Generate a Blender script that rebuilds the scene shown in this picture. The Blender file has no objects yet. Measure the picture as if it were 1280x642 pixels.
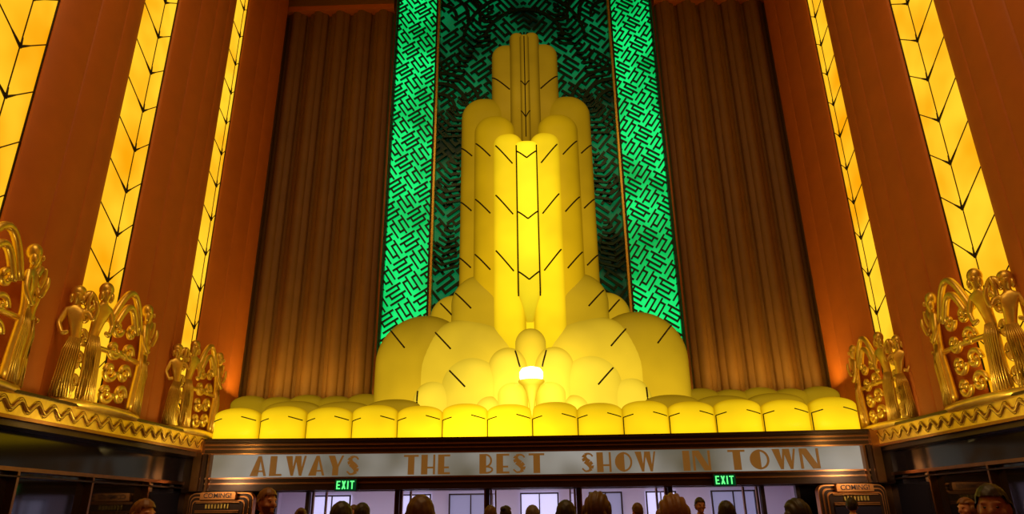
import bpy, math, random
from math import sin, cos, pi, radians, sqrt, atan2
from mathutils import Vector, Matrix
random.seed(7)
S = bpy.context.scene
COL = S.collection
S.view_settings.view_transform = 'Standard'
S.view_settings.look = 'None'

# ------------------------------------------------------------ materials
def nmat(name):
    m = bpy.data.materials.new(name); m.use_nodes = True
    nt = m.node_tree
    return m, nt, nt.nodes['Principled BSDF']

def plain(name, col, rough=.5, metal=0., noise=0.0, nscale=6., emit=None, es=0., bump=0., spec=.5):
    m, nt, b = nmat(name)
    b.inputs['Roughness'].default_value = rough
    b.inputs['Metallic'].default_value = metal
    b.inputs['Specular IOR Level'].default_value = spec
    b.inputs['Base Color'].default_value = (*col, 1)
    if noise or bump:
        tc = nt.nodes.new('ShaderNodeTexCoord'); n = nt.nodes.new('ShaderNodeTexNoise')
        n.inputs['Scale'].default_value = nscale; n.inputs['Detail'].default_value = 4
        nt.links.new(tc.outputs['Object'], n.inputs['Vector'])
        if noise:
            mx = nt.nodes.new('ShaderNodeMix'); mx.data_type = 'RGBA'
            mx.inputs['A'].default_value = (*[c*(1-noise) for c in col], 1)
            mx.inputs['B'].default_value = (*[min(1, c*(1+noise)) for c in col], 1)
            nt.links.new(n.outputs['Fac'], mx.inputs['Factor'])
            nt.links.new(mx.outputs['Result'], b.inputs['Base Color'])
        if bump:
            bp = nt.nodes.new('ShaderNodeBump'); bp.inputs['Strength'].default_value = bump
            nt.links.new(n.outputs['Fac'], bp.inputs['Height']); nt.links.new(bp.outputs['Normal'], b.inputs['Normal'])
    if emit:
        b.inputs['Emission Color'].default_value = (*emit, 1); b.inputs['Emission Strength'].default_value = es
    return m

def glow(name, edge, core, z0, z1, s0, s1, power=2.0, nz=.12, nscale=.7, hot_spots=()):
    """luminous glass: glow painted from edge to core colour toward the room, with painted hot spots"""
    m, nt, b = nmat(name)
    N = nt.nodes.new; L = nt.links.new
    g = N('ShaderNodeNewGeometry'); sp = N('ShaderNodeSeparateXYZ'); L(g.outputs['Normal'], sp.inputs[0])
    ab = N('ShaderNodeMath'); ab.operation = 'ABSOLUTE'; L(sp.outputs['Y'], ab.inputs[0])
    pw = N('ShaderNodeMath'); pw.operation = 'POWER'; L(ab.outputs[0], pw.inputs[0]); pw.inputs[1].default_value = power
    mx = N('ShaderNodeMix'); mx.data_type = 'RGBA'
    mx.inputs['A'].default_value = (*edge, 1); mx.inputs['B'].default_value = (*core, 1)  # darker edge painted into the glow so the lobes read as round
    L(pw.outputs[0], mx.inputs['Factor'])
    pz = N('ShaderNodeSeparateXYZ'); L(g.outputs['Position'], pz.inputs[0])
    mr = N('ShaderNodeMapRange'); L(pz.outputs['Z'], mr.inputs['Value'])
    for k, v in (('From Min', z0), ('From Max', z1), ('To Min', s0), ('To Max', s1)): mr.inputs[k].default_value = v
    no = N('ShaderNodeTexNoise'); no.inputs['Scale'].default_value = nscale; L(g.outputs['Position'], no.inputs['Vector'])
    m2 = N('ShaderNodeMapRange'); L(no.outputs['Fac'], m2.inputs['Value'])
    for k, v in (('From Min', .3), ('From Max', .7), ('To Min', 1-nz), ('To Max', 1+nz)): m2.inputs[k].default_value = v
    mu = N('ShaderNodeMath'); mu.operation = 'MULTIPLY'; L(mr.outputs[0], mu.inputs[0]); L(m2.outputs[0], mu.inputs[1])
    cur = mu.outputs[0]
    for (cx, cz, sz, r, A) in hot_spots:  # hot spots painted into the emission; no bulb is modelled inside
        sc = N('ShaderNodeVectorMath'); sc.operation = 'MULTIPLY'; L(g.outputs['Position'], sc.inputs[0]); sc.inputs[1].default_value = (1, 0, sz)
        di = N('ShaderNodeVectorMath'); di.operation = 'DISTANCE'; L(sc.outputs[0], di.inputs[0]); di.inputs[1].default_value = (cx, 0, cz*sz)
        fm = N('ShaderNodeMapRange'); fm.interpolation_type = 'SMOOTHSTEP'; L(di.outputs['Value'], fm.inputs['Value'])
        for k, v in (('From Min', 0), ('From Max', r), ('To Min', 1+A), ('To Max', 1)): fm.inputs[k].default_value = v
        q = N('ShaderNodeMath'); q.operation = 'MULTIPLY'; L(cur, q.inputs[0]); L(fm.outputs[0], q.inputs[1]); cur = q.outputs[0]
    L(mx.outputs['Result'], b.inputs['Emission Color']); L(cur, b.inputs['Emission Strength'])
    b.inputs['Base Color'].default_value = (.05, .028, .003, 1); b.inputs['Roughness'].default_value = .4
    b.inputs['Specular IOR Level'].default_value = .1
    return m

M = {}
M['pier'] = plain('red_plaster', (.54, .150, .020), .6, noise=.15, nscale=2.)
M['panel'] = plain('brown_plaster', (.20, .098, .024), .6, noise=.2, nscale=1.5)
M['darkwall'] = plain('dark_wall', (.06, .03, .015), .7)
M['gold'] = plain('gilded_metal', (1., .60, .11), .38, .8, noise=.3, nscale=9, bump=.2)
M['bronze'] = plain('bronze', (.32, .15, .06), .35, 1., noise=.2, nscale=5)
M['casebronze'] = plain('orange_bronze', (.60, .24, .06), .4, .8, noise=.2, nscale=5)
M['dkbronze'] = plain('dark_bronze', (.05, .025, .014), .35, .6)
M['lead'] = plain('lead_came', (.02, .012, .004), .6)
M['marble'] = plain('black_marble', (.012, .008, .010), .12, noise=.5, nscale=3)
M['glassdk'] = plain('dark_glass', (.015, .012, .018), .06)
M['floor'] = plain('carpet', (.16, .03, .02), .9, noise=.4, nscale=4)
M['ceil'] = plain('ceiling_paint', (.25, .12, .04), .7)
M['grille'] = plain('green_metal', (.004, .045, .018), .45, .2)
M['grille2'] = plain('dark_green_metal', (.006, .04, .018), .35, .4)
M['letter'] = plain('bronze_letter_glow', (.07, .028, .006), .5, 0., emit=(.21, .085, .014), es=.7, spec=.1)  # added glow carries the bronze tone; the letters are no light source

def strip_mat():
    m, nt, b = nmat('amber_glass'); N = nt.nodes.new; L = nt.links.new
    g = N('ShaderNodeNewGeometry')
    no = N('ShaderNodeTexNoise'); no.inputs['Scale'].default_value = .6; no.inputs['Detail'].default_value = 2
    L(g.outputs['Position'], no.inputs['Vector'])
    cr = N('ShaderNodeValToRGB'); L(no.outputs['Fac'], cr.inputs[0])
    cr.color_ramp.elements[0].position = .28; cr.color_ramp.elements[0].color = (.85, .33, .002, 1)
    cr.color_ramp.elements[1].position = .62; cr.color_ramp.elements[1].color = (1., .58, .022, 1)
    L(cr.outputs[0], b.inputs['Emission Color']); b.inputs['Emission Strength'].default_value = 1.15
    b.inputs['Base Color'].default_value = (.1, .05, .01, 1); b.inputs['Roughness'].default_value = .3
    return m
M['strip'] = strip_mat()

def greenback(name, a, c, s, scale):
    m, nt, b = nmat(name); N = nt.nodes.new; L = nt.links.new
    g = N('ShaderNodeNewGeometry')
    no = N('ShaderNodeTexNoise'); no.inputs['Scale'].default_value = scale
    L(g.outputs['Position'], no.inputs['Vector'])
    cr = N('ShaderNodeValToRGB'); L(no.outputs['Fac'], cr.inputs[0])
    cr.color_ramp.elements[0].position = .35; cr.color_ramp.elements[0].color = (*a, 1)
    cr.color_ramp.elements[1].position = .62; cr.color_ramp.elements[1].color = (*c, 1)
    L(cr.outputs[0], b.inputs['Emission Color']); b.inputs['Emission Strength'].default_value = s
    b.inputs['Base Color'].default_value = (0, .02, .01, 1)
    return m
M['gbright'] = greenback('emerald_glass', (0, .38, .065), (.005, .80, .16), 1.15, .6)
M['gdim'] = greenback('dim_emerald_glass', (0, .006, .003), (0, .14, .040), 1., .5)

TL = [(0, 10.4, .26, 1.7, .5)]  # painted hot spot of the tower glass
BL = [(0, 4.7, .8, 2.4, .85)]  # painted hot spot of the base domes
G_in = glow('glass_core', (.80, .46, .004), (1., .74, .014), 6.9, 9.0, .80, 1.08, 1.5, hot_spots=[(0, 10.6, .4, 1.6, .3)])
G_c = glow('glass_inner', (.40, .21, .001), (1., .66, .008), 7, 13.5, 1.02, .70, 2.4, hot_spots=TL)
G_b = glow('glass_middle', (.24, .125, .001), (.80, .46, .004), 7, 14.5, .82, .46, 2.4, hot_spots=TL)
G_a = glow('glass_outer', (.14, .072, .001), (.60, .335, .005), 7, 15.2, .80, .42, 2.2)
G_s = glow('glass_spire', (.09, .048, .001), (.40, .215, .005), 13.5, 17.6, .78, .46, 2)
G_l = glow('glass_lobe', (.14, .08, .001), (.62, .37, .008), 5.5, 8.7, 1.0, .58, 2, hot_spots=[(0, 7.5, 1, 2, .3)])
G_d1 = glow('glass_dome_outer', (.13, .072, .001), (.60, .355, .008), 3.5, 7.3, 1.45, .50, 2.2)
G_d2 = glow('glass_dome', (.26, .155, .002), (.90, .58, .022), 3.5, 7.2, 1.30, .68, 2.4, hot_spots=BL)
G_d3 = glow('glass_dome_front', (.32, .19, .002), (1., .69, .035), 3.5, 6.2, 1.2, .86, 2.2, hot_spots=BL)
G_row = glow('glass_scallop', (.45, .22, .0), (1., .62, .006), 3.5, 4.5, 1.5, .66, 1.2, hot_spots=[(-1.2, 3.6, 1, 2.4, 1.1)])
G_row2 = glow('glass_scallop_rear', (.15, .08, .001), (.45, .26, .005), 3.5, 5.0, 1., .55, 1.4)
G_lamp = plain('lamp_white', (1, .9, .6), .4, emit=(1, .84, .36), es=7)

# ------------------------------------------------------------ builder
class B:
    def __init__(s): s.v = []; s.f = []; s.m = []; s.mats = []; s.sm = []
    def mi(s, mat):
        if mat not in s.mats: s.mats.append(mat)
        return s.mats.index(mat)
    def add(s, vs, fs, mat, smooth=False):
        o = len(s.v); k = s.mi(mat); s.v += [tuple(p) for p in vs]
        for f in fs: s.f.append([i+o for i in f]); s.m.append(k); s.sm.append(smooth)
    def box(s, x0, x1, y0, y1, z0, z1, mat):
        vs = [(x, y, z) for z in (z0, z1) for y in (y0, y1) for x in (x0, x1)]
        s.add(vs, [(0, 2, 3, 1), (4, 5, 7, 6), (0, 1, 5, 4), (2, 6, 7, 3), (0, 4, 6, 2), (1, 3, 7, 5)], mat)
    def prism(s, poly, y0, y1, mat):   # poly in (x,z)
        n = len(poly)
        vs = [(x, y0, z) for x, z in poly] + [(x, y1, z) for x, z in poly]
        fs = [list(range(n)), list(range(2*n-1, n-1, -1))] + [(i, i+n, (i+1) % n+n, (i+1) % n) for i in range(n)]
        s.add(vs, fs, mat)
    def tube(s, pts, r, mat, seg=6, rs=None):
        pts = [Vector(p) for p in pts]; vs = []; fs = []; n = len(pts)
        up = Vector((0, 0, 1))
        for i, p in enumerate(pts):
            t = (pts[min(i+1, n-1)]-pts[max(i-1, 0)])
            if t.length < 1e-9: t = Vector((0, 0, 1))
            t.normalize()
            u = t.cross(up)
            if u.length < .05: u = t.cross(Vector((0, 1, 0)))
            u.normalize(); w = t.cross(u)
            rr = rs[i] if rs else r
            for k in range(seg):
                a = 2*pi*k/seg; vs.append(p+u*cos(a)*rr+w*sin(a)*rr)
        for i in range(n-1):
            for k in range(seg):
                a = i*seg+k; b2 = i*seg+(k+1) % seg
                fs.append((a, b2, b2+seg, a+seg))
        fs.append(tuple(range(seg-1, -1, -1))); fs.append(tuple((n-1)*seg+k for k in range(seg)))
        s.add(vs, fs, mat, True)
    def lathe(s, cx, cy, prof, mat, seg=28, ex=1., ey=1., e=1.):
        vs = []; fs = []; n = len(prof)
        sg = lambda v: (1 if v >= 0 else -1)*abs(v)**e
        for r, z in prof:
            for k in range(seg):
                a = 2*pi*k/seg; vs.append((cx+ex*r*sg(cos(a)), cy+ey*r*sg(sin(a)), z))
        for i in range(n-1):
            for k in range(seg):
                a = i*seg+k; b2 = i*seg+(k+1) % seg; fs.append((a, b2, b2+seg, a+seg))
        fs.append(tuple(range(seg-1, -1, -1))); fs.append(tuple((n-1)*seg+k for k in range(seg)))
        s.add(vs, fs, mat, True)
    def obj(s, name, origin=(0, 0, 0), parent=None):
        me = bpy.data.meshes.new(name)
        ox, oy, oz = origin
        me.from_pydata([(x-ox, y-oy, z-oz) for x, y, z in s.v], [], s.f)
        for m in s.mats: me.materials.append(m)
        me.polygons.foreach_set('material_index', s.m)
        me.polygons.foreach_set('use_smooth', s.sm)
        me.update()
        o = bpy.data.objects.new(name, me); COL.objects.link(o)
        if parent: o.parent = parent; o.location = Vector(origin)-parent.location
        else: o.location = origin
        return o

def tag(o, label=None, cat=None, group=None, kind=None):
    if label: o['label'] = label
    if cat: o['category'] = cat
    if group: o['group'] = group
    if kind: o['kind'] = kind
    return o
def root(name, loc, label, cat, group=None):
    e = bpy.data.objects.new(name, None); e.empty_display_size = .2; e.location = loc; COL.objects.link(e)
    return tag(e, label, cat, group)
def copy_tree(r, loc, rotz=0., scale=1., group=None):
    n = r.copy(); COL.objects.link(n); n.location = loc; n.rotation_euler = (0, 0, rotz); n.scale = (scale,)*3
    for c in r.children:
        k = c.copy(); COL.objects.link(k); k.parent = n
        for c2 in c.children:
            k2 = c2.copy(); COL.objects.link(k2); k2.parent = k
    return n

# ------------------------------------------------------------ room shell
def sbox(name, *a, mat):
    b = B(); b.box(*a, mat)
    x0, x1, y0, y1, z0, z1 = a
    return tag(b.obj(name, ((x0+x1)/2, (y0+y1)/2, z0)), kind='structure')
TOP = 20.58
sbox('floor', -10, 10, -4, 27, -.2, 0, mat=M['floor'])
sbox('ceiling', -10, 10, -4, 21.4, 20.6, 20.8, mat=M['ceil'])
sbox('wall_left', -10, -9.45, -4, 21.4, 3.5, 20.6, mat=M['darkwall'])
sbox('wall_right', 9.45, 10, -4, 21.4, 3.5, 20.6, mat=M['darkwall'])
sbox('wall_front', -10, 10, -4.3, -4, 0, 20.6, mat=M['ceil'])
sbox('wall_back', -9.45, 9.45, 21.2, 21.5, 3.4, 20.6, mat=M['darkwall'])
for s, nm in ((-1, 'left'), (1, 'right')):
    b = B()
    xa, xb = sorted((s*9.2, s*10))
    b.box(xa, xb, -4, 19.3, 2.45, 3.46, M['marble'])
    xc, xd = sorted((s*9.3, s*10)); b.box(xc, xd, -4, 19.3, 0, 2.45, M['glassdk'])
    xe, xf = sorted((s*9.14, s*9.3))
    b.box(xe, xf, -4, 19.3, 2.40, 2.47, M['bronze'])
    b.box(xe, xf, -4, 19.3, 2.30, 2.33, M['dkbronze'])
    b.box(xe, xf, -4, 19.3, 0, .15, M['bronze'])
    y = -3.
    while y < 19:
        b.box(xe, xf, y, y+.06, 0, 2.4, M['bronze']); y += 2.2
    tag(b.obj('wall_lower_'+nm, (s*9.3, 8, 0)), kind='structure')

# side ledges with gold wave band
LED = {-1: (.14, .09), 1: (.0, .0)}
for i, s in enumerate((-1, 1)):
    xi, dz = LED[s]
    b = B()
    def lb(x0, x1, z0, z1, mt, ye=18.5):
        xa, xb = sorted((s*(x0-xi), s*x1)); b.box(xa, xb, -4, ye, z0+dz, z1+dz, mt)
    lb(8.84, 9.44, 3.30, 3.50, M['dkbronze'], 18.7)
    lb(8.76, 8.92, 3.50, 3.55, M['dkbronze'])
    lb(8.82, 9.44, 3.14, 3.5, M['gold'])
    lb(8.78, 9.4, 3.08, 3.14, M['bronze'])
    lb(8.9, 9.4, 2.98, 3.08, M['dkbronze'])
    pts = []; y = -1.
    while y < 18.45:
        pts.append((s*(8.80-xi), y, 3.32+dz+.075*sin(y*2*pi/.42))); y += .035
    b.tube(pts, .026, M['gold'], 5)
    b.tube([(x, y, z+.055) for x, y, z in pts], .008, M['bronze'], 4)
    b.tube([(x, y, z-.055) for x, y, z in pts], .008, M['bronze'], 4)
    tag(b.obj('trim_%d' % (i+1), (s*9.1, 8, 2.98)), kind='structure')

# ------------------------------------------------------------ pilasters
ST = {-1: [(17.5, 18.35), (13.2, 14.55), (9.35, 10.75), (5.4, 6.7)],
      1: [(17.3, 18.3), (12.7, 14.25), (8.7, 10.0), (4.8, 6.1)]}
def pilaster(s, y0, y1, end=None):
    n = 96; nr = max(3, round((y1-y0)/.75)); prof = []; zb = 3.505+LED[s][1]
    for i in range(n+1):
        t = i/n; y = y0+(y1-y0)*t
        p = .06+.24*sin(pi*t)**.8 + .05*abs(sin(pi*nr*t))**.5
        if end: p = .06+.24*sin(pi*min(1, t*.62))**.8 + .04*abs(sin(pi*nr*t))**.5
        base = 9.36 if not end else 9.36-.12*t
        prof.append((s*(base-p), y))
    vs = []; fs = []
    for x, y in prof: vs += [(x, y, zb), (x, y, TOP)]
    for i in range(n): fs.append((2*i, 2*i+2, 2*i+3, 2*i+1))
    k = len(vs); vs += [(s*9.43, y0, zb), (s*9.43, y0, TOP), (s*9.43, y1, zb), (s*9.43, y1, TOP)]
    fs += [(k, 0, 1, k+1), (2*n, k+2, k+3, 2*n+1)]
    b = B(); b.add(vs, fs, M['pier'], False)
    o = b.obj('pilaster', (s*9.3, (y0+y1)/2, zb))
    return tag(o, 'tall reddish-brown fluted plaster pilaster rising from the ledge', 'pilaster', 'fluted wall pilasters')
for s in (-1, 1):
    st = ST[s]
    pilaster(s, st[0][1], 20.7, end=True)
    for a, c in zip(st[:-1], st[1:]): pilaster(s, c[1], a[0])
    pilaster(s, -3.9, st[-1][0])

def light_strip(s, y0, y1):
    zb = 3.505+LED[s][1]
    r = root('light_strip', (s*9.3, (y0+y1)/2, zb), 'tall backlit amber glass strip with dark chevron leading', 'wall light', 'amber glass light strips')
    ym = (y0+y1)/2; X = 9.34; F = 9.24
    b = B()
    vs = [(s*X, y0, zb), (s*X, y0, 20.5), (s*F, ym, zb), (s*F, ym, 20.5), (s*X, y1, zb), (s*X, y1, 20.5)]
    b.add(vs, [(0, 2, 3, 1), (2, 4, 5, 3)], M['strip'])
    b.obj('glass', (s*9.3, ym, zb), r)
    b = B()
    b.tube([(s*(F-.01), ym, zb), (s*(F-.01), ym, 20.5)], .012, M['lead'], 5)
    for y in (y0+.01, y1-.01): b.tube([(s*(X-.01), y, zb), (s*(X-.01), y, 20.5)], .02, M['lead'], 5)
    z = 4.3
    while z < 19.8:
        h = .42*(y1-y0)
        for e in (y0, y1):
            f = lambda t, dz=0: (s*((F-.015)*(1-t)+(X-.015)*t), ym+(e-ym)*t, z+dz+h*t)
            b.tube([f(0), f(1)], .013, M['lead'], 5)
            b.tube([f(0), f(.15), f(.42)], .02, M['lead'], 5, rs=[.032, .026, .010])
        b.tube([(s*(F-.02), ym, z-.03), (s*(F-.02), ym, z+.20)], .02, M['lead'], 5, rs=[.03, .012])
        z += 1.08
    b.obj('leading', (s*9.3, ym, zb), r)
for s in (-1, 1):
    for a in ST[s]: light_strip(s, *a)

# ------------------------------------------------------------ back wall panels
for s in (-1, 1):
    x0, x1 = 4.92, 9.08; n = 160; nf = 5; prof = []
    for i in range(n+1):
        t = i/n; u = (t*nf) % 1.0
        d = .03
        if .07 < u < .93:
            q = (u-.07)/.86
            d = .08+.16*sin(pi*q)**.5+(.11*sin(pi*(q-.25)/.5)**.5 if .25 < q < .75 else 0)
        if i in (0, n): d = .02
        prof.append((s*(x0+(x1-x0)*t), 21.15-d))
    prof.append((s*9.42, 21.12)); n += 1
    vs = []; fs = []
    for x, y in prof: vs += [(x, y, 3.5), (x, y, 19.6)]
    for i in range(n): fs.append((2*i, 2*i+2, 2*i+3, 2*i+1))
    b = B(); b.add(vs, fs, M['panel'])
    tag(b.obj('fluted_panel', (s*6.97, 21.1, 3.5)), 'dark brown fluted plaster panel of tall vertical reeds', 'wall panel', 'brown fluted panels')
    b = B(); xa, xb = sorted((s*4.92, s*9.1))
    b.box(xa, xb, 20.75, 21.2, 19.6, 19.8, M['pier']); b.box(xa, xb, 20.72, 21.2, 19.8, TOP, M['panel'])
    tag(b.obj('trim_%d' % (5+(s > 0)), (s*6.95, 21, 19.6)), kind='structure')

def clip(poly, x0, x1, z0, z1):
    for ax, lim, sg in ((0, x0, 1), (0, x1, -1), (1, z0, 1), (1, z1, -1)):
        out = []; n = len(poly)
        for i in range(n):
            p, q = poly[i], poly[(i+1) % n]
            ip = sg*(p[ax]-lim) >= 0; iq = sg*(q[ax]-lim) >= 0
            if ip: out.append(p)
            if ip != iq:
                t = (lim-p[ax])/(q[ax]-p[ax]); out.append((p[0]+t*(q[0]-p[0]), p[1]+t*(q[1]-p[1])))
        poly = out
        if len(poly) < 3: return None
    return poly
def weave(b, x0, x1, z0, z1, cell, nb, frac, ang, mirror, y0, y1, mat, skip=0., hook=False):
    """interlaced blocks of parallel bars; with hook, every block also gets stepped return bars (fretwork)"""
    ca, sa = cos(ang), sin(ang); cx, cz = (x0+x1)/2, (z0+z1)/2
    n = int((max(x1-x0, z1-z0)/cell))+2
    def put(rc, i, j, ya):
        P = []
        for (u, v) in rc:
            U = i*cell+u; V = j*cell+v
            x = U*ca-V*sa; z = U*sa+V*ca
            if mirror: x = -x
            P.append((cx+x, cz+z))
        if mirror: P = P[::-1]
        P = clip(P, x0, x1, z0, z1)
        if P: b.prism(P, ya, y1, mat)
    for i in range(-n, n+1):
        for j in range(-n, n+1):
            od = (i+j) % 2
            for k in range(nb):
                if random.random() < skip: continue
                o = (k+.5-frac/2)*cell/nb; w = frac*cell/nb
                a0 = 0 if (k % 2 == 0 or not hook) else cell*.18
                a1 = cell*1.02 if (k % 2 or not hook) else cell*.84
                put([(a0, o), (a1, o), (a1, o+w), (a0, o+w)] if od else [(o, a0), (o+w, a0), (o+w, a1), (o, a1)], i, j, y0)
                if hook and k < nb-1:
                    o2 = o+cell/nb+w
                    e = cell*.84-w if k % 2 == 0 else cell*.18
                    put([(e, o), (e+w, o), (e+w, o2), (e, o2)] if od else [(o, e), (o2, e), (o2, e+w), (o, e+w)], i, j, y0+.004)
for s in (-1, 1):
    r = root('green_grille', (s*4.0, 21.1, 3.5), 'tall emerald backlit metal grille with interlaced diagonal bars', 'grille', 'emerald side grilles')
    xa, xb = sorted((s*3.26, s*4.8))
    b = B(); b.box(xa, xb, 21.08, 21.14, 3.5, TOP, M['gbright']); b.obj('backlight_glass', (s*4, 21.1, 3.5), r)
    b = B(); weave(b, xa, xb, 3.5, TOP, .66, 4, .35, radians(33), s > 0, 20.97, 21.03, M['grille'], 0, True)
    b.box(xa, xa+.05, 20.9, 21.06, 3.5, TOP, M['grille']); b.box(xb-.05, xb, 20.9, 21.06, 3.5, TOP, M['grille'])
    b.obj('lattice', (s*4, 21, 3.5), r)
    b = B(); b.box(s*3.2-.035, s*3.2+.035, 20.84, 21.1, 3.5, TOP, M['gold']); b.box(s*4.85-.03, s*4.85+.03, 20.84, 21.1, 3.5, TOP, M['bronze'])
    b.obj('gilded_edge', (s*3.2, 20.95, 3.5), r)
r = root('green_lattice_screen', (0, 21.1, 3.5), 'dark green pierced metal screen with fern-like fans', 'grille')
b = B(); b.box(-3.15, 3.15, 21.08, 21.14, 3.5, TOP, M['gdim']); b.obj('backlight_glass', (0, 21.1, 3.5), r)
b = B()
weave(b, -3.15, 0, 3.5, TOP, .85, 4, .42, radians(38), False, 20.97, 21.04, M['grille2'], .03, True)
weave(b, 0, 3.15, 3.5, TOP, .85, 4, .42, radians(38), True, 20.97, 21.04, M['grille2'], .03, True)
def arc(b, cx, cz, r0, r1, a0, a1, y0, y1, mat, n=18):
    for i in range(n):
        t0 = a0+(a1-a0)*i/n; t1 = a0+(a1-a0)*(i+1)/n
        P = [(cx+r0*cos(t0), cz+r0*sin(t0)), (cx+r1*cos(t0), cz+r1*sin(t0)), (cx+r1*cos(t1), cz+r1*sin(t1)), (cx+r0*cos(t1), cz+r0*sin(t1))]
        P = clip(P, -3.15, 3.15, 3.6, TOP)
        if P: b.prism(P, y0, y1, mat)
for s in (-1, 1):
    for cz in (15.2, 19.2):
        for rr in (.55, 1.0, 1.45):
            arc(b, s*3.15, cz, rr, rr+.13, pi/2 if s > 0 else -0.2, pi+.2 if s > 0 else pi/2, 20.90, 20.97, M['grille2'])
    for (x0, z0, L_, a) in ((3.0, 16.4, 2.0, 125), (2.9, 14.0, 1.9, 115), (1.9, 17.8, 1.9, 110), (2.9, 11.4, 1.8, 105), (2.9, 9.0, 1.6, 100)):
        a = radians(a); dx, dz = cos(a), sin(a)
        for k in range(9):
            t = k/8*L_; w = .62*(1-k/10)
            for q in (-1, 1):
                ex, ez = dx*.5+q*dz*.9, dz*.5-q*dx*.9
                px, pz = x0+dx*t, z0+dz*t
                P = [(px, pz), (px+ex*w-dx*.05, pz+ez*w-dz*.05), (px+ex*w+dx*.05, pz+ez*w+dz*.05), (px+dx*.07, pz+dz*.07)]
                if s < 0: P = [(-x, z) for x, z in P][::-1]
                P = clip(P, -3.15, 3.15, 3.6, TOP)
                if P: b.prism(P, 20.88, 20.96, M['grille2'])
for rr in (1.4, 2.2):
    arc(b, 0, 18.0, rr, rr+.12, .15, pi-.15, 20.86, 20.95, M['grille2'], 30)
b.obj('lattice', (0, 21, 3.5), r)

# ------------------------------------------------------------ glass fountain tower
fountain = root('glass_fountain_light', (0, 19.8, 3.5), 'towering illuminated yellow glass fountain of stacked rounded columns and domes', 'light sculpture')
def capsule(name, X, Y, rx, ry, zb, zt, mat, hz=None, ticks=(), parent=None, zcap=None, tr=.026, e=.62):
    hz = hz or rx*1.0; zs = zt-hz
    b = B(); prof = [(1., zb), (1., (zb+zs)/2), (1., zs)]
    for k in range(1, 13):
        a = pi/2*k/12; prof.append((max(cos(a), .01), zs+hz*sin(a)))
    if zcap: prof = [(.25, zb), (.6, zb+zcap*.5), (1., zb+zcap)]+prof[2:]
    b.lathe(X, Y, prof, mat, 48, rx, ry, e)
    p = 2/e
    def surf(u, z):
        k = 1. if z <= zs else sqrt(max(1e-4, 1-((z-zs)/hz)**2))
        q = min(.999, abs(u)/k)
        return (X+rx*u, Y-ry*k*(1-q**p)**(1/p)-.012, z)
    for (u0, z0, u1, z1) in ticks:
        N = 10; b.tube([surf(u0+(u1-u0)*i/N, z0+(z1-z0)*i/N) for i in range(N+1)], tr, M['lead'], 5)
    return b.obj(name, (X, Y, zb), parent or fountain)
for s in (-1, 1):
    capsule('glass_column', s*1.42, 20.35, .79, .34, 3.5, 15.15, G_a, ticks=[(s*.97, z+.2, s*.5, z-.2) for z in (12.95, 10.95, 9.0)], e=.8)
    capsule('glass_column', s*1.05, 20.15, .70, .40, 3.5, 14.3, G_b, ticks=[(s*.9, z+.3, s*.2, z-.28) for z in (12.85, 10.8, 8.9)], e=.8)
    capsule('glass_column', s*.62, 19.98, .52, .34, 3.5, 13.5, G_c, ticks=[(s*.75, z+.42, s*-.3, z-.28) for z in (12.5, 10.7, 8.8)], e=.66)
    capsule('glass_column', s*.64, 20.40, .53, .32, 13.0, 17.4, G_s, ticks=[(s*.95, 15.95, s*-.2, 15.35)], e=.75)
    capsule('glass_column', s*.26, 20.22, .27, .30, 13.0, 17.75, G_s, e=.8)
    capsule('glass_dome', s*2.35, 20.35, .74, .30, 3.5, 8.0, G_l, ticks=[(s*.55, 7.7, s*.0, 7.25)], e=.9)
    capsule('glass_dome', s*1.42, 20.15, 1.0, .42, 3.5, 8.6, G_l, ticks=[(s*.85, 7.95, s*.35, 7.4)], e=.9)
    capsule('glass_dome', s*3.2, 20.15, 1.46, .55, 3.5, 7.3, G_d1, ticks=[(s*.72, 6.85, s*.35, 6.2)], e=.9)
    capsule('glass_dome', s*1.85, 20.0, 1.70, .60, 3.5, 7.15, G_d2, ticks=[(s*.62, 6.75, s*.28, 6.1), (s*.985, 5.2, s*.985, 4.2)], e=.9)
    capsule('glass_dome', s*2.70, 19.72, .74, .42, 3.5, 5.3, G_d3, ticks=[(s*.75, 4.9, s*.75, 4.5)], e=1)
    capsule('glass_dome', s*1.72, 19.72, 1.0, .52, 3.5, 6.0, G_d3, ticks=[(s*.62, 5.45, s*.15, 4.95)], e=1)
    capsule('glass_dome', s*.68, 19.68, .66, .46, 3.5, 6.15, G_d3, ticks=[(s*-.35, 6.0, s*-.55, 5.5)], e=1)
    capsule('glass_dome', s*.58, 19.50, .48, .38, 3.5, 5.2, G_d3, e=1)
    capsule('glass_dome', s*1.25, 19.46, .46, .36, 3.5, 4.75, G_d3, e=1)
tk = [(-.82, 7.7, -.82, 12.85), (.82, 7.7, .82, 12.85)]
for z in (8.2, 10.2, 12.35): tk += [(-.82, z+.28, 0, z), (.82, z+.28, 0, z)]
capsule('glass_column', 0, 19.85, .40, .34, 6.95, 13.1, G_in, hz=.25, ticks=tk, zcap=.9, e=.62)
capsule('glass_column', 0, 20.12, .30, .30, 3.5, 13.0, G_c, e=.7)
capsule('glass_dome', 0, 19.80, .50, .36, 3.5, 6.75, G_d2, e=1)
capsule('glass_column', 0, 20.1, .17, .3, 12.9, 17.55, G_s, ticks=[(0, 13.3, 0, 17.35), (-.9, 14.35, 0, 14.05), (.9, 14.35, 0, 14.05), (-.9, 15.55, 0, 15.3), (.9, 15.55, 0, 15.3)], tr=.02)
TY = 19.05
b = B()
b.lathe(0, TY, [(.03, 4.05), (.06, 4.2), (.10, 4.5), (.16, 4.75), (.25, 4.92), (.37, 5.02), (.37, 5.06), (.30, 5.07)], G_d3)
b.obj('lamp_bowl', (0, TY, 4.05), fountain)
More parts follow.
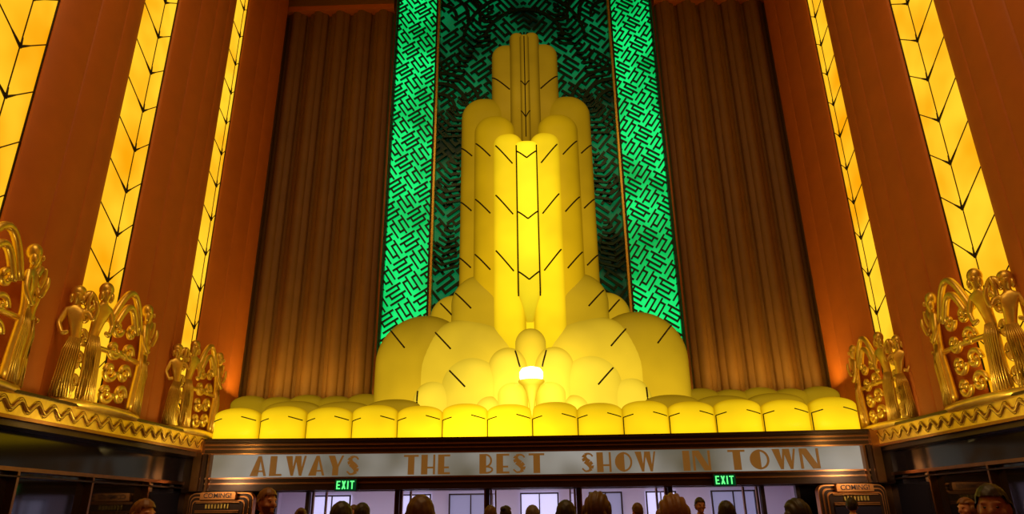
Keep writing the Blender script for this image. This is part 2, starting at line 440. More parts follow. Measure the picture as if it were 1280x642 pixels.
b = B(); b.lathe(0, TY, [(.30, 5.07), (.33, 5.16), (.33, 5.30), (.26, 5.40), (.12, 5.44), (.02, 5.45)], G_lamp); b.obj('lamp_shade', (0, TY, 5.07), fountain)
b = B(); b.lathe(0, TY, [(.06, 3.5), (.045, 3.6), (.03, 4.05)], G_in, 12); b.obj('lamp_stem', (0, TY, 3.5), fountain)

def ys(x): return 18.2+.5*(1-(x/8.8)**2)
N = 14
for i in range(N):
    X = -8.62+17.24*(i+.5)/N
    h = 4.44+.04*(i % 2)-.06*abs(X)/8.6
    Y = ys(X)+.42
    capsule('glass_scallop', X, Y, .625, .26, 3.5, h, G_row, hz=.24, ticks=[(-.97, 3.52, -.97, 4.0), (-.97, 4.0, -.55, 4.07), (.3, 4.12, .9, 4.02)], tr=.015, e=.72)
for s in (-1, 1):
    for i in range(5):
        X = s*(4.95+.86*i)
        capsule('glass_scallop', X, 20.3, .56, .30, 3.5, 4.98-.05*(i % 2), G_row2, hz=.28, e=.8)
    for i in range(3):
        X = s*(3.9+1.45*i)
        capsule('glass_scallop', X, 19.50, .82, .26, 3.5, 4.68-.04*(i % 2), G_row2, hz=.28, e=.8)

# ------------------------------------------------------------ canopy + sign
def sweep(b, prof, x0, x1, mat, n=40, fn=ys):
    m = len(prof); vs = []; fs = []
    for i in range(n+1):
        x = x0+(x1-x0)*i/n
        for dy, z in prof: vs.append((x, fn(x)+dy, z))
    for i in range(n):
        for k in range(m):
            a = i*m+k; c = i*m+(k+1) % m; fs.append((a, a+m, c+m, c))
    fs.append(tuple(range(m))); fs.append(tuple(n*m+k for k in range(m-1, -1, -1)))
    b.add(vs, fs, mat)
def rect(dy0, dy1, z0, z1): return [(dy0, z0), (dy0, z1), (dy1, z1), (dy1, z0)]
b = B(); sweep(b, [(0.1, 3.40), (0.1, 3.5), (2.3, 3.5), (2.3, 3.40)], -9.4, 9.4, M['dkbronze'])
sweep(b, [(0.36, 2.22), (0.36, 3.40), (.45, 3.40), (.45, 2.22)], -9.2, 9.2, M['dkbronze'])
sweep(b, [(0.36, 2.2), (0.36, 2.26), (1.1, 2.26), (1.1, 2.2)], -9.2, 9.2, M['dkbronze'])
tag(b.obj('trim_3', (0, 19, 2.2)), kind='structure')

sign = root('marquee_sign', (0, 18.6, 2.22), 'long bronze-framed light-box sign with deco lettering over the doors', 'sign')
b = B()
for (dy, z0, z1, mt) in ((.0, 3.46, 3.53, 'dkbronze'), (.06, 3.40, 3.46, 'dkbronze'), (.02, 3.35, 3.39, 'bronze'), (.08, 3.29, 3.35, 'dkbronze'), (.05, 3.255, 3.285, 'bronze'),
                     (.1, 3.16, 3.255, 'dkbronze'), (.03, 3.125, 3.16, 'bronze'),
                     (.03, 2.51, 2.55, 'bronze'), (.1, 2.42, 2.51, 'dkbronze'), (.04, 2.38, 2.42, 'bronze'), (.08, 2.30, 2.38, 'dkbronze'), (.02, 2.22, 2.30, 'dkbronze')):
    sweep(b, rect(dy, .34, z0, z1), -8.72, 8.72, M[mt])
for s in (-1, 1):
    for X, w, dy in ((8.72, .10, -.04), (8.55, .05, .02), (8.42, .03, .0)):
        b.box(s*X-w, s*X+w, 18.2+dy, 18.65, 2.22, 3.53 if X > 8.6 else 3.14, M['bronze'] if X != 8.55 else M['dkbronze'])
b.obj('frame', (0, 18.4, 2.22), sign)
m_lp, nt, pb = nmat('sign_glass')
no = nt.nodes.new('ShaderNodeTexNoise'); no.inputs['Scale'].default_value = .5
g = nt.nodes.new('ShaderNodeNewGeometry'); nt.links.new(g.outputs['Position'], no.inputs['Vector'])
cr = nt.nodes.new('ShaderNodeValToRGB'); nt.links.new(no.outputs['Fac'], cr.inputs[0])
cr.color_ramp.elements[0].position = .35; cr.color_ramp.elements[0].color = (.10, .085, .045, 1)
cr.color_ramp.elements[1].position = .70; cr.color_ramp.elements[1].color = (.36, .34, .30, 1)
nt.links.new(cr.outputs[0], pb.inputs['Emission Color']); pb.inputs['Emission Strength'].default_value = .8
pb.inputs['Base Color'].default_value = (.06, .055, .05, 1); pb.inputs['Specular IOR Level'].default_value = .1
b = B(); sweep(b, rect(.12, .2, 2.55, 3.125), -8.4, 8.4, m_lp); b.obj('light_panel', (0, 18.8, 2.55), sign)

def R_(x0, y0, x1, y1): return [(x0, y0), (x1, y0), (x1, y1), (x0, y1)]
def stroke(pts):
    out = []
    for i in range(len(pts)-1):
        (x0, y0, w0), (x1, y1, w1) = pts[i], pts[i+1]
        dx, dy = x1-x0, y1-y0; l = sqrt(dx*dx+dy*dy); nx, ny = -dy/l, dx/l
        out.append([(x0+nx*w0/2, y0+ny*w0/2), (x0-nx*w0/2, y0-ny*w0/2), (x1-nx*w1/2, y1-ny*w1/2), (x1+nx*w1/2, y1+ny*w1/2)])
    return out
def ell(cx, cy, rx, ry, a0, a1, w, n=10): return stroke([(cx+rx*cos(a0+(a1-a0)*i/n), cy+ry*sin(a0+(a1-a0)*i/n), w) for i in range(n+1)])
GL = {
 'A': (.82, [[(0, 0), (.38, 0), (.49, 1), (.36, 1)], [(.42, 1), (.5, 1), (.82, 0), (.72, 0)], R_(.2, .20, .70, .28)]),
 'L': (.62, [R_(0, 0, .32, 1), R_(.2, 0, .62, .10)]),
 'W': (1.06, [[(0, 1), (.32, 1), (.43, 0), (.32, 0)], [(.34, 0), (.42, 0), (.58, 1), (.5, 1)], [(.48, 1), (.78, 1), (.87, 0), (.76, 0)], [(.78, 0), (.86, 0), (1.06, 1), (.98, 1)]]),
 'Y': (.80, [[(0, 1), (.32, 1), (.54, .42), (.25, .42)], R_(.25, 0, .54, .45), [(.46, .42), (.54, .42), (.80, 1), (.71, 1)]]),
 'S': (.64, stroke([(.60, .80, .07), (.50, .92, .08), (.34, .95, .09), (.2, .88, .16), (.15, .74, .26), (.22, .60, .30), (.38, .48, .32), (.50, .34, .30), (.50, .18, .2), (.38, .07, .10), (.2, .05, .08), (.04, .2, .07)])),
 'T': (.78, [R_(.23, 0, .56, 1), R_(0, .90, .78, 1)]),
 'H': (.74, [R_(0, 0, .33, 1), R_(.64, 0, .74, 1), R_(.2, .30, .7, .39)]),
 'E': (.64, [R_(0, 0, .33, 1), R_(.2, 0, .64, .1), R_(.2, .30, .58, .39), R_(.2, .9, .64, 1)]),
 'B': (.68, [R_(0, 0, .33, 1)]+ell(.32, .66, .26, .30, -pi/2, pi/2, .09)+ell(.32, .20, .32, .16, -pi/2, pi/2, .09)),
 'O': (.92, ell(.48, .5, .40, .45, -pi/2, pi/2, .09)+[[(.52+.48*cos(pi/2+pi*i/12), .5+.5*sin(pi/2+pi*i/12)) for i in range(13)]]),
 'I': (.33, [R_(0, 0, .33, 1)]),
 'N': (.86, [R_(0, 0, .10, 1), [(0, 1), (.32, 1), (.86, 0), (.54, 0)], R_(.76, 0, .86, 1)]),
}
for word, x0, x1 in (('ALWAYS', -7.40, -4.60), ('THE', -3.42, -2.2), ('BEST', -1.42, .30), ('SHOW', 1.27, 3.22), ('IN', 3.92, 4.62), ('TOWN', 5.08, 7.35)):
    gap = .16; tot = sum(GL[c][0] for c in word)+gap*(len(word)-1); k = (x1-x0)/tot; x = x0
    for c in word:
        w, polys = GL[c]; xc = x+w*k/2; yy = ys(xc)+.06
        b = B()
        for P in polys:
            ar = sum(P[i][0]*P[(i+1) % len(P)][1]-P[(i+1) % len(P)][0]*P[i][1] for i in range(len(P)))
            if ar < 0: P = P[::-1]
            b.prism([(x+px*k, 2.585+pz*.50) for px, pz in P], yy, yy+.06, M['letter'])
        b.obj('letter', (xc, yy, 2.585), sign); x += (w+gap)*k

def text_mesh(txt, size, depth, mat, loc, parent=None, name='lettering', off=.012):
    cu = bpy.data.curves.new('t', 'FONT'); cu.body = txt; cu.size = size; cu.extrude = depth; cu.align_x = 'CENTER'; cu.align_y = 'CENTER'; cu.offset = size*off
    t = bpy.data.objects.new('t', cu); COL.objects.link(t)
    bpy.context.view_layer.update()
    me = bpy.data.meshes.new_from_object(t.evaluated_get(bpy.context.evaluated_depsgraph_get()))
    bpy.data.objects.remove(t)
    me.transform(Matrix.Rotation(pi/2, 4, 'X')); me.materials.clear(); me.materials.append(mat)
    o = bpy.data.objects.new(name, me); COL.objects.link(o); o.parent = parent
    o.location = Vector(loc)-(parent.location if parent else Vector()); return o

m_ex = plain('exit_green_face', (.0, .02, .01), .5, emit=(.0, .035, .01), es=1, spec=.1)
m_exl = plain('exit_letter_glow', (.2, 1, .4), .4, emit=(.10, 1., .22), es=1.3)
for X in (-4.85, 4.87):
    Y = ys(X)-.14
    e = root('exit_sign', (X, Y, 2.18), 'small green illuminated exit sign hanging on the canopy edge', 'exit sign', 'green exit signs')
    b = B(); b.box(X-.29, X+.29, Y, Y+.1, 2.18, 2.49, M['dkbronze']); b.box(X-.27, X+.27, Y-.01, Y, 2.20, 2.47, m_ex); b.obj('housing', (X, Y+.05, 2.18), e)
    # block letters E X I T built from bars
    b = B(); h = .20; z0 = 2.235; w = .095; st = .028; x = X-.235
    def bar(xa, xb, za, zb): b.prism([(xa, za), (xb, za), (xb, zb), (xa, zb)], Y-.025, Y-.01, m_exl)
    bar(x, x+st, z0, z0+h); bar(x+st, x+w, z0, z0+st); bar(x+st, x+w*.85, z0+h/2-st/2, z0+h/2+st/2); bar(x+st, x+w, z0+h-st, z0+h)
    x += .135
    b.prism([(x, z0), (x+st*1.2, z0), (x+w*1.1, z0+h), (x+w*1.1-st*1.2, z0+h)], Y-.025, Y-.01, m_exl)
    b.prism([(x+w*1.1-st*1.2, z0), (x+w*1.1, z0), (x+st*1.2, z0+h), (x, z0+h)], Y-.026, Y-.01, m_exl)
    x += .145; bar(x, x+st, z0, z0+h)
    x += .07; bar(x, x+w*1.15, z0+h-st, z0+h); bar(x+w*.575-st/2, x+w*.575+st/2, z0, z0+h-st)
    b.obj('lettering', (X, Y-.02, z0), e)

def poster_case(X):
    Y = 18.15
    e = root('poster_case', (X, Y, 0), 'bronze poster case with rounded stepped frame and coming attractions header', 'poster case', 'bronze poster cases')
    def rr(w, h, r, z0):
        P = [(X-w/2, z0), (X+w/2, z0)]
        for i in range(7):
            a = pi/2*i/6; P.append((X+w/2-r+r*cos(a), h-r+r*sin(a)))
        for i in range(7):
            a = pi/2+pi/2*i/6; P.append((X-w/2+r+r*cos(a), h-r+r*sin(a)))
        return P
    b = B()
    for k, (w, h, r) in enumerate(((1.66, 2.18, .18), (1.60, 2.15, .16), (1.50, 2.09, .13), (1.44, 2.06, .12), (1.34, 2.0, .10), (1.28, 1.97, .09))):
        b.prism(rr(w, h, r, 0), Y-.03*k, Y+.2, M['casebronze'] if k % 2 == 0 else M['dkbronze'])
    b.obj('case_body', (X, Y, 0), e)
    b = B(); P = rr(.9, 2.19, .05, 2.01); b.prism(P, Y-.22, Y-.1, M['casebronze'])
    for k in range(8):
        b.box(X-.28+.08*k-.015, X-.28+.08*k+.015, Y-.2, Y-.1, 1.80, 1.90, M['gold'])
    for z in (1.70, 1.74, 1.93, 1.96): b.box(X-.55, X+.55, Y-.19, Y-.1, z, z+.016, M['casebronze'])
    b.obj('header', (X, Y-.15, 1.72), e)
    b = B(); b.box(X-.55, X+.55, Y-.19, Y-.11, .35, 1.66, M['glassdk']); b.obj('glazing', (X, Y-.12, .35), e)
    m = bpy.data.materials.get('case_letter') or plain('case_letter', (.03, .01, .005), .5)
    text_mesh('COMING!', .165, .006, m, (X, Y-.23, 2.10), e, off=.008)
poster_case(-7.95); poster_case(7.90)

# ------------------------------------------------------------ doors and entrance vestibule
M['white'] = plain('lavender_paint', (.72, .66, .80), .6)
M['vglass'] = plain('bright_glass', (.5, .5, .7), .2, emit=(.60, .56, .85), es=.95)
M['dimglass'] = plain('blue_grey_glass', (.3, .3, .4), .2, emit=(.16, .15, .26), es=.8)
sbox('wall_door_left', -9.4, -7.0, 19.3, 19.5, 0, 3.38, mat=M['marble'])
sbox('wall_door_right', 7.0, 9.4, 19.3, 19.5, 0, 3.38, mat=M['marble'])
sbox('wall_door_header', -7.0, 7.0, 19.3, 19.5, 2.5, 3.38, mat=M['dkbronze'])
sbox('wall_vestibule_left', -9.5, -9.3, 19.5, 26.6, 0, 3.2, mat=M['white'])
sbox('wall_vestibule_right', 9.3, 9.5, 19.5, 26.6, 0, 3.2, mat=M['white'])
sbox('wall_vestibule_back', -9.5, 9.5, 26.4, 26.6, 0, 3.2, mat=M['white'])
sbox('ceiling_vestibule', -9.5, 9.5, 19.5, 26.6, 3.2, 3.35, mat=M['white'])
posts = [-6.05, -3.64, -1.23, 1.18, 3.6, 6.02]
b = B()
for X in [-6.94]+posts+[6.94]: b.box(X-.05, X+.05, 19.15, 19.3, 0, 2.5, M['dkbronze'])
b.box(-7, 7, 19.15, 19.3, 2.38, 2.5, M['bronze'])
tag(b.obj('trim_4', (0, 19.3, 0)), kind='structure')
mg, nt, pb = nmat('clear_glass'); pb.inputs['Transmission Weight'].default_value = 1.; pb.inputs['Roughness'].default_value = 0; pb.inputs['IOR'].default_value = 1.05; pb.inputs['Base Color'].default_value = (.95, .95, 1, 1)
n = 1
for i in range(5):
    for j, (hx, sg) in enumerate(((posts[i]+.08, 1), (posts[i+1]-.08, -1))):
        b = B(); w = 1.08
        b.box(0, .09, -.025, .025, .02, 2.34, M['bronze']); b.box(w-.09, w, -.025, .025, .02, 2.34, M['bronze'])
        b.box(0, w, -.025, .025, .02, .22, M['bronze']); b.box(0, w, -.025, .025, 2.24, 2.34, M['bronze'])
        b.box(.12, w-.12, -.05, -.025, 1.0, 1.06, M['gold'])
        b.box(.09, w-.09, -.006, .006, .22, 2.24, mg)
        o = b.obj('door_%d' % n); n += 1
        o.location = (hx, 19.35, 0); an = radians(86)
        o.rotation_euler = (0, 0, an if sg > 0 else pi-an); tag(o, kind='structure')
for i, (X, w, mt) in enumerate(((-7.4, .7, 'vglass'), (-4.3, .55, 'vglass'), (-2.3, .8, 'dimglass'), (.2, .7, 'vglass'), (2.6, .6, 'dimglass'), (4.6, .55, 'vglass'), (7.2, .8, 'dimglass'))):
    b = B()
    b.box(X-w, X+w, 26.34, 26.4, 0, 2.3, M[mt])
    for xx in (-w, w-.05): b.box(X+xx, X+xx+.05, 26.26, 26.34, 0, 2.3, M['dkbronze'])
    b.box(X-.02, X+.02, 26.28, 26.34, 0, 2.3, M['dkbronze'])
    b.box(X-w, X+w, 26.26, 26.34, 2.25, 2.3, M['dkbronze'])
    tag(b.obj('window_%d' % (i+1), (X, 26.3, 0)), kind='structure')

# ------------------------------------------------------------ skin helper
def skin_mesh(vs, es, rs, sub=2):
    me = bpy.data.meshes.new('sk'); me.from_pydata(vs, es, [])
    o = bpy.data.objects.new('sk', me); COL.objects.link(o)
    o.modifiers.new('s', 'SKIN')
    for i, sv in enumerate(me.skin_vertices[0].data):
        r = rs[i]; sv.radius = r if isinstance(r, tuple) else (r, r); sv.use_root = (i == 0)
    if sub: mm = o.modifiers.new('u', 'SUBSURF'); mm.levels = sub; mm.render_levels = sub
    bpy.context.view_layer.update()
    out = bpy.data.meshes.new_from_object(o.evaluated_get(bpy.context.evaluated_depsgraph_get()))
    bpy.data.objects.remove(o)
    return out
def mdata(me, f=lambda p: p):
    return [tuple(f(v.co)) for v in me.vertices], [list(p.vertices) for p in me.polygons]
def ellipsoid(c, r, n=16, m=10, f=None):
    vs = []; fs = []
    for j in range(m+1):
        ph = -pi/2+pi*j/m
        for i in range(n):
            th = 2*pi*i/n; p = Vector((cos(ph)*cos(th), cos(ph)*sin(th), sin(ph)))
            if f: p = f(p)
            vs.append((c[0]+r[0]*p[0], c[1]+r[1]*p[1], c[2]+r[2]*p[2]))
    for j in range(m):
        for i in range(n):
            fs.append((j*n+i, j*n+(i+1) % n, (j+1)*n+(i+1) % n, (j+1)*n+i))
    return vs, fs

# ------------------------------------------------------------ gilded figure groups
def gilt_figure_mesh(bend):
    vs = [(0, 0, .02), (0, 0, .40), (.03*bend, -.03, .80), (.06*bend, 0, 1.05), (.01*bend, 0, 1.26), (-.02*bend, 0, 1.46), (-.03*bend, 0, 1.58), (-.05*bend, -.03, 1.74), (-.05*bend, -.03, 1.84)]
    rs = [(.21, .15), (.16, .12), (.165, .12), (.11, .085), (.14, .10), (.16, .095), .055, (.12, .12), (.08, .09)]
    es = [(i, i+1) for i in range(8)]
    for sd in (-1, 1):
        k = len(vs)
        if bend == sd: vs += [(sd*.20, 0, 1.49), (sd*.33, -.06, 1.36), (sd*.36, -.12, 1.56), (sd*.30, -.12, 1.70)]
        else: vs += [(sd*.20, 0, 1.49), (sd*.30, -.05, 1.24), (sd*.20, -.15, 1.06), (sd*.08, -.18, 1.10)]
        rs += [.070, .058, .048, .038]; es += [(5, k), (k, k+1), (k+1, k+2), (k+2, k+3)]
    me = skin_mesh(vs, es, rs, 2)
    b = B(); b.add(*mdata(me), M['gold'], True)
    hx = -.05*bend
    b.add(*ellipsoid((hx, .03, 1.82), (.155, .14, .13)), M['gold'], True)
    b.add(*ellipsoid((hx, -.14, 1.75), (.02, .035, .045), 8, 6), M['gold'], True)
    for sd in (-1, 1): b.add(*ellipsoid((hx+sd*.11, -.02, 1.70), (.055, .08, .09), 8, 6), M['gold'], True)
    for q in range(-4, 5):
        t = q/4
        b.tube([(t*.20+.0, -.145+.07*t*t, .03), (t*.16, -.135+.06*t*t, .40), (t*.155+.03*bend, -.145+.05*t*t, .80), (t*.10+.06*bend, -.09+.03*t*t, 1.03)], .018, M['gold'], 5)
    return b
FB = {1: gilt_figure_mesh(1), -1: gilt_figure_mesh(-1)}
def gilt_group():
    e = root('gilded_figure_group', (0, 0, 0), 'ornate gilded relief of standing robed women among scrolls on the ledge', 'sculpture', 'gilded ledge sculptures')
    RX, RY = 1.02, .24
    def P(a, z, o=0.): return ((RX+o)*sin(a), -.06-(RY+o)*cos(a), z)
    for (a, bd, h) in ((-84, 1, .95), (-42, -1, 1.04), (42, 1, 1.04), (84, -1, .95)):
        a = radians(a); fb = FB[bd]; b = B()
        x, y, _ = P(a, 0); c, s_ = cos(a*.6), sin(a*.6)
        vv = [(x+.80*(p[0]*c-p[1]*s_), y+.70*(p[0]*s_+p[1]*c), p[2]*h*.98+.08) for p in fb.v]
        b.v = vv; b.f = fb.f; b.m = fb.m; b.mats = fb.mats; b.sm = fb.sm
        b.obj('figure', (x, y, .08), e)
    b = B()
    b.tube([P(radians(-95+i*190/24), .05, .04) for i in range(25)], .07, M['gold'], 8)
    b.obj('plinth', (0, 0, 0), e)
    b = B(); b.tube([P(radians(-95+i*190/24), .98, -.03) for i in range(25)], .045, M['gold'], 6)
    b.obj('rail', (0, 0, 0), e)
    for a0, sg in ((-65, 1), (-12, -1), (12, 1), (65, -1)):
        for zc, R0 in ((.32, .18), (.68, .18), (1.04, .17), (1.40, .15)):
            b = B(); pts = []
            for i in range(24):
                t = i/23; ang = sg*t*2.3*pi; rr = R0*(1-t*.85)
                pts.append(P(radians(a0)+rr*cos(ang)*1.0, zc+rr*sin(ang), -.02))
            b.tube(pts, .045, M['gold'], 6)
            b.obj('scroll', P(radians(a0), zc), e)
    for a0, hw, zb, hh in ((0, 26, 1.45, .62), (0, 18, 1.40, .42), (-65, 15, 1.6, .18), (65, 15, 1.6, .18)):
        b = B(); b.tube([P(radians(a0-hw+2*hw*i/14), zb+hh*sin(pi*i/14), 0) for i in range(15)], .06, M['gold'], 6)
        b.obj('arch', P(radians(a0), zb), e)
    return e
gg = gilt_group()
OFF = {-1: (.1, .02, .1), 1: (.32, .38, .2)}
first = True
for s in (-1, 1):
    for k, (y0, y1) in enumerate(ST[s][:3]):
        xi, dz = LED[s]
        loc = (s*(9.12-xi), (y0+y1)/2+OFF[s][k]-(.15 if k == 0 else 0), 3.50+dz); rz = pi/2 if s < 0 else -pi/2; sc = (1.13, 1.24, 1.24)[k]
        if first: gg.location = loc; gg.rotation_euler = (0, 0, rz); gg.scale = (sc,)*3; first = False
        else: copy_tree(gg, loc, rz, sc)

# ------------------------------------------------------------ people
def body_mesh():
    vs = [(0, 0, .96), (0, 0, 1.10), (0, .01, 1.26), (0, .015, 1.40), (0, .02, 1.50), (0, .005, 1.56)]
    rs = [(.150, .105), (.130, .10), (.150, .11), (.13, .095), (.055, .058), (.052, .055)]
    es = [(i, i+1) for i in range(5)]
    for sd in (-1, 1):
        k = len(vs)
        vs += [(sd*.165, .015, 1.415), (sd*.215, .03, 1.14), (sd*.245, -.03, .90), (sd*.248, -.05, .83)]
        rs += [.062, .044, .030, (.034, .022)]
        es += [(3, k), (k, k+1), (k+1, k+2), (k+2, k+3)]
        w = k+3
        for fi, (dy, ln) in enumerate(((-.030, .075), (-.010, .085), (.010, .080), (.028, .062))):
            q = len(vs)
            vs += [(sd*.25, -.05+dy, .785), (sd*(.247), -.055+dy, .785-ln*.55), (sd*.236, -.06+dy, .785-ln)]
            rs += [.0105, .0095, .008]; es += [(w, q), (q, q+1), (q+1, q+2)]
        q = len(vs); vs += [(sd*.238, -.095, .815), (sd*.230, -.105, .775)]; rs += [.012, .009]; es += [(w, q), (q, q+1)]
        k = len(vs)
        vs += [(sd*.092, 0, .86), (sd*.105, -.005, .50), (sd*.11, .02, .10), (sd*.12, -.07, .045), (sd*.125, -.15, .035)]
        rs += [.098, .06, .042, (.045, .035), (.04, .025)]
        es += [(0, k), (k, k+1), (k+1, k+2), (k+2, k+3), (k+3, k+4)]
    sk = skin_mesh(vs, es, rs, 2)
    b = B(); a, f = mdata(sk); mt = M['lead']; b.add(a, f, mt)
    def hd(p):
        x, y, z = p
        if z < 0: x *= 1-.28*z*z-.12*abs(z); y = y*(1-.10*abs(z)) - (.10*abs(z) if y < 0 else -.0)
        if y > 0: y *= 1.05
        return (x, y, z)
    b.add(*ellipsoid((0, -.005, 1.635), (.078, .098, .118), 28, 20, hd), mt)
    b.add(*ellipsoid((0, -.105, 1.618), (.013, .022, .026)), mt)
    b.add(*ellipsoid((0, -.098, 1.645), (.009, .014, .028)), mt)
    b.add(*ellipsoid((0, -.092, 1.578), (.026, .014, .007)), mt)
    b.add(*ellipsoid((0, -.092, 1.567), (.022, .014, .008)), mt)
    b.add(*ellipsoid((0, -.083, 1.545), (.026, .022, .022)), mt)
    for sd in (-1, 1):
        b.add(*ellipsoid((sd*.080, .005, 1.63), (.011, .022, .034)), mt)
        b.add(*ellipsoid((sd*.030, -.086, 1.668), (.026, .016, .009)), mt)
        b.add(*ellipsoid((sd*.045, -.068, 1.61), (.025, .022, .024)), mt)
    o = b.obj('tmp'); rm = o.modifiers.new('r', 'REMESH'); rm.mode = 'VOXEL'; rm.voxel_size = .0085
    sm = o.modifiers.new('s', 'SMOOTH'); sm.iterations = 3; sm.factor = .5
    bpy.context.view_layer.update()
    me = bpy.data.meshes.new_from_object(o.evaluated_get(bpy.context.evaluated_depsgraph_get()))
    bpy.data.objects.remove(o)
    return me
BM = body_mesh(); BM.name = 'person_body'
for p in BM.polygons: p.use_smooth = True
norms = [v.normal.copy() for v in BM.vertices]
def shell(name, cond, off, extra=None):
    idx = {}; vs = []; fs = []
    for p in BM.polygons:
        if cond(p.center):
            ff = []
            for v in p.vertices:
                if v not in idx:
                    idx[v] = len(vs); co = BM.vertices[v].co; o = off(co) if callable(off) else off
                    vs.append(tuple(co+norms[v]*o))
                ff.append(idx[v])
            fs.append(ff)
    me = bpy.data.meshes.new(name)
    if extra:
        for ev, ef in extra:
            k = len(vs); vs += list(ev); fs += [[i+k for i in f] for f in ef]
    me.from_pydata(vs, [], fs); me.update()
    for p in me.polygons: p.use_smooth = True
    return me
def hairline(c):
    return c.z > 1.70 or (c.z > 1.665 and c.y > -.045 and abs(c.x) > .05) or (c.z > 1.64 and c.y > .0) or (c.z > 1.575 and c.y > .035)
h_short = shell('hair_short', hairline, lambda c: .012+.016*max(0, (c.z-1.66)/.09)+.003*sin(c.x*180)*sin(c.y*160))
h_long = shell('hair_long', lambda c: c.z > 1.56 and (c.y > -.03 or c.z > 1.70), lambda c: .02+.006*sin(c.x*240),
    [ellipsoid((0, .05, 1.55), (.098, .062, .14), 20, 14)])
h_bun = shell('hair_bun', lambda c: c.z > 1.58 and (c.y > -.0 or c.z > 1.695), lambda c: .016+.002*sin(c.x*300),
    [ellipsoid((0, .09, 1.71), (.048, .045, .045), 16, 12)])
shirt = shell('shirt_mesh', lambda c: .90 < c.z < 1.475 and not (abs(c.x) > .19 and c.z < .93), .014)
pants = shell('trousers_mesh', lambda c: .10 < c.z < .98 and abs(c.x) < .205, .014)
shoes = shell('shoes_mesh', lambda c: c.z < .11, .012)
skinA = plain('skin_light', (.66, .34, .22), .5); skinB = plain('skin_tan', (.42, .20, .11), .5)
eyeM = plain('eye_dark', (.02, .015, .01), .1)
hairs = {'dark': plain('hair_dark', (.014, .008, .006), .5), 'brown': plain('hair_brown', (.10, .045, .018), .5), 'auburn': plain('hair_auburn', (.20, .08, .025), .5), 'grey': plain('hair_grey', (.12, .10, .09), .5)}
cl = {'black': plain('cloth_black', (.015, .015, .018), .8), 'white': plain('cloth_white', (.6, .6, .65), .8), 'navy': plain('cloth_navy', (.02, .03, .08), .8), 'red': plain('cloth_red', (.3, .04, .03), .8), 'grey': plain('cloth_grey', (.12, .12, .13), .8)}
eye_b = B(); eye_b.add(*ellipsoid((0, 0, 0), (.012, .006, .006), 10, 8), eyeM, True)
beard = shell('beard_mesh', lambda c: 1.515 < c.z < 1.60 and c.y < -.02 and not (c.z > 1.555 and c.z < 1.585 and abs(c.x) < .025 and c.y < -.09) and abs(c.x) < .075, .007)
def setm(o, mat):
    if not o.data.materials: o.data.materials.append(mat)
    o.material_slots[0].link = 'OBJECT'; o.material_slots[0].material = mat
for m_ in (BM, h_short, h_long, h_bun, shirt, pants, shoes, beard):
    m_.materials.clear(); m_.materials.append(skinA)
eye_me = None
def person(X, Y, H, face, hair='short', hc='dark', top='black', bot='black', sk=skinA, label='', bd=False):
    global eye_me
    o = bpy.data.objects.new('person', BM); COL.objects.link(o)
    k = H/1.765; o.location = (X, Y, .0); o.scale = (k,)*3; o.rotation_euler = (0, 0, radians(face)); setm(o, sk)
    tag(o, label, 'person', 'theatre patrons in the lobby')
    hm = {'short': h_short, 'long': h_long, 'bun': h_bun}[hair]
    lst = [('hair', hm, hairs[hc]), ('shirt', shirt, cl[top]), ('trousers', pants, cl[bot]), ('shoes', shoes, cl['black'])]
    if bd: lst.append(('beard', beard, hairs[hc]))
    for nm, me, mt in lst:
        c = bpy.data.objects.new(nm, me); COL.objects.link(c); c.parent = o; setm(c, mt)
    for sd in (-1, 1):
        if eye_me is None: t = eye_b.obj('eye'); eye_me = t.data
        else: t = bpy.data.objects.new('eye', eye_me); COL.objects.link(t)
        t.parent = o; t.location = (sd*.030, -.092, 1.643)
    return o
person(-2.80, 7.5, 1.87, 62, 'short', 'auburn', 'navy', 'black', label='standing man with short reddish hair and beard, dark shirt, turned sideways', bd=True)
person(-.66, 4.2, 1.695, 185, 'short', 'brown', 'black', label='standing man with brown hair in dark top, seen from behind')
person(.46, 5.3, 1.74, 160, 'long', 'brown', 'grey', label='standing woman with long brown hair in grey top, facing the doors')
person(.82, 4.3, 1.695, 180, 'long', 'auburn', 'black', label='standing woman with long auburn hair, seen from behind')
person(.27, 6.2, 1.69, 175, 'short', 'dark', 'black', label='standing man with short dark hair facing the doors')
person(-.02, 8.6, 1.68, 190, 'short', 'grey', 'grey', label='standing man with short grey hair facing the doors')
person(-1.47, 5.5, 1.69, 180, 'short', 'dark', 'black', label='standing man in black with dark hair, seen from behind')
person(-1.93, 8.1, 1.72, 170, 'short', 'dark', 'navy', label='standing man in navy shirt facing the doors')
person(-.62, 10.3, 1.70, 180, 'short', 'brown', 'grey', label='standing man in grey shirt near the doors')
person(-.45, 11.6, 1.72, 150, 'bun', 'dark', 'red', label='standing woman with hair in a bun, red top')
person(1.70, 12., 1.73, 200, 'short', 'brown', 'white', label='standing man in white shirt near the doors')
person(2.95, 13., 1.82, 10, 'short', 'dark', 'white', sk=skinB, label='standing man in white shirt facing into the lobby')
person(2.02, 7.7, 1.69, 180, 'short', 'dark', 'black', label='standing man in black jacket with dark hair')
person(1.93, 5.4, 1.675, 195, 'long', 'dark', 'black', label='standing woman with long dark hair, seen from behind')
person(-3.28, 6.0, 1.74, 75, 'short', 'auburn', 'black', label='standing man with ruddy face turned sideways, dark shirt')
person(-3.3, 10.2, 1.71, 200, 'bun', 'brown', 'white', label='standing woman with hair in a bun, white top')
person(5.15, 8.8, 1.71, -80, 'long', 'auburn', 'grey', label='standing woman with long auburn hair turned sideways')
person(2.70, 4.35, 1.72, -40, 'short', 'dark', 'black', sk=skinB, label='standing man with dark hair glancing sideways, black shirt')
person(5.9, 9.3, 1.70, 180, 'short', 'dark', 'grey', label='standing man in grey shirt facing away')
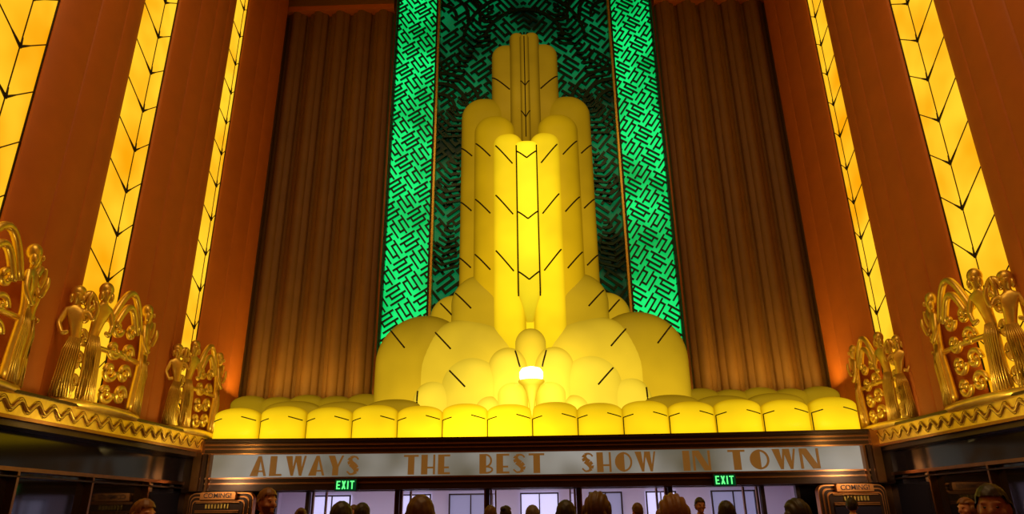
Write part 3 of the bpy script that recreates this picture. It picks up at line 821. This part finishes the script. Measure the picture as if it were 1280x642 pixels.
person(5.0, 7.4, 1.71, 160, 'short', 'brown', 'navy', label='standing man in navy shirt facing away')
person(-3.1, 12.4, 1.76, 20, 'short', 'brown', 'grey', label='standing man in grey shirt facing into the lobby')
person(4.0, 11.2, 1.74, 170, 'long', 'brown', 'white', label='standing woman with long brown hair, white top')
person(-2.4, 14.2, 1.80, 185, 'short', 'dark', 'navy', label='tall man in navy shirt walking to the doors')
person(5.4, 12.5, 1.78, 150, 'short', 'dark', 'black', label='standing man in black near the doors')

# ------------------------------------------------------------ lights
def area(name, loc, size, energy, col, rot=(0, 0, 0), sy=None):
    l = bpy.data.lights.new(name, 'AREA'); l.energy = energy; l.color = col; l.size = size
    if sy: l.shape = 'RECTANGLE'; l.size_y = sy
    o = bpy.data.objects.new(name, l); COL.objects.link(o); o.location = loc; o.rotation_euler = rot
    return o
area('overhead_fill', (0, 5, 20.4), 10, 950, (1., .60, .24), sy=8)  # unseen fill added for warm ambient light on the walls
for s in (-1, 1):
    area('panel_uplight_fill', (s*6.9, 19.95, 5.0), 3.6, 60, (1., .60, .10), (radians(170), 0, 0), .4)  # fill added behind the scallops to warm the foot of the brown panels
    area('case_fill', (s*7.95, 17.0, 2.6), .4, 16, (1., .75, .5), (radians(60), 0, 0))  # floating fill added to brighten the poster cases
    for k, (y0, y1) in enumerate(ST[s][:3]):
        l = area('figure_fill', (s*7.6, (y0+y1)/2+OFF[s][k]-.8, 3.2), .3, 14, (1., .70, .22))  # floating fill added to lift the gilded figures
        d = Vector((s*9.1, (y0+y1)/2+OFF[s][k], 4.8))-l.location
        l.rotation_euler = d.to_track_quat('-Z', 'Y').to_euler()
for X in (-6, -2, 2, 6):
    area('vestibule_light', (X, 22.5, 3.15), 2., 110, (.90, .85, 1.))
w = bpy.data.worlds.new('w'); S.world = w; w.use_nodes = True
w.node_tree.nodes['Background'].inputs[0].default_value = (.03, .015, .008, 1)

# ------------------------------------------------------------ camera
cam = bpy.data.cameras.new('camera'); cam.sensor_width = 36; cam.lens = 852/1280*36
co = bpy.data.objects.new('camera', cam); COL.objects.link(co)
co.matrix_world = Matrix.Translation((0, 0, 1.6)) @ Matrix.Rotation(radians(1.5), 4, 'Z') @ Matrix.Rotation(radians(90+20.6), 4, 'X') @ Matrix.Rotation(radians(-.7), 4, 'Z')
S.camera = co
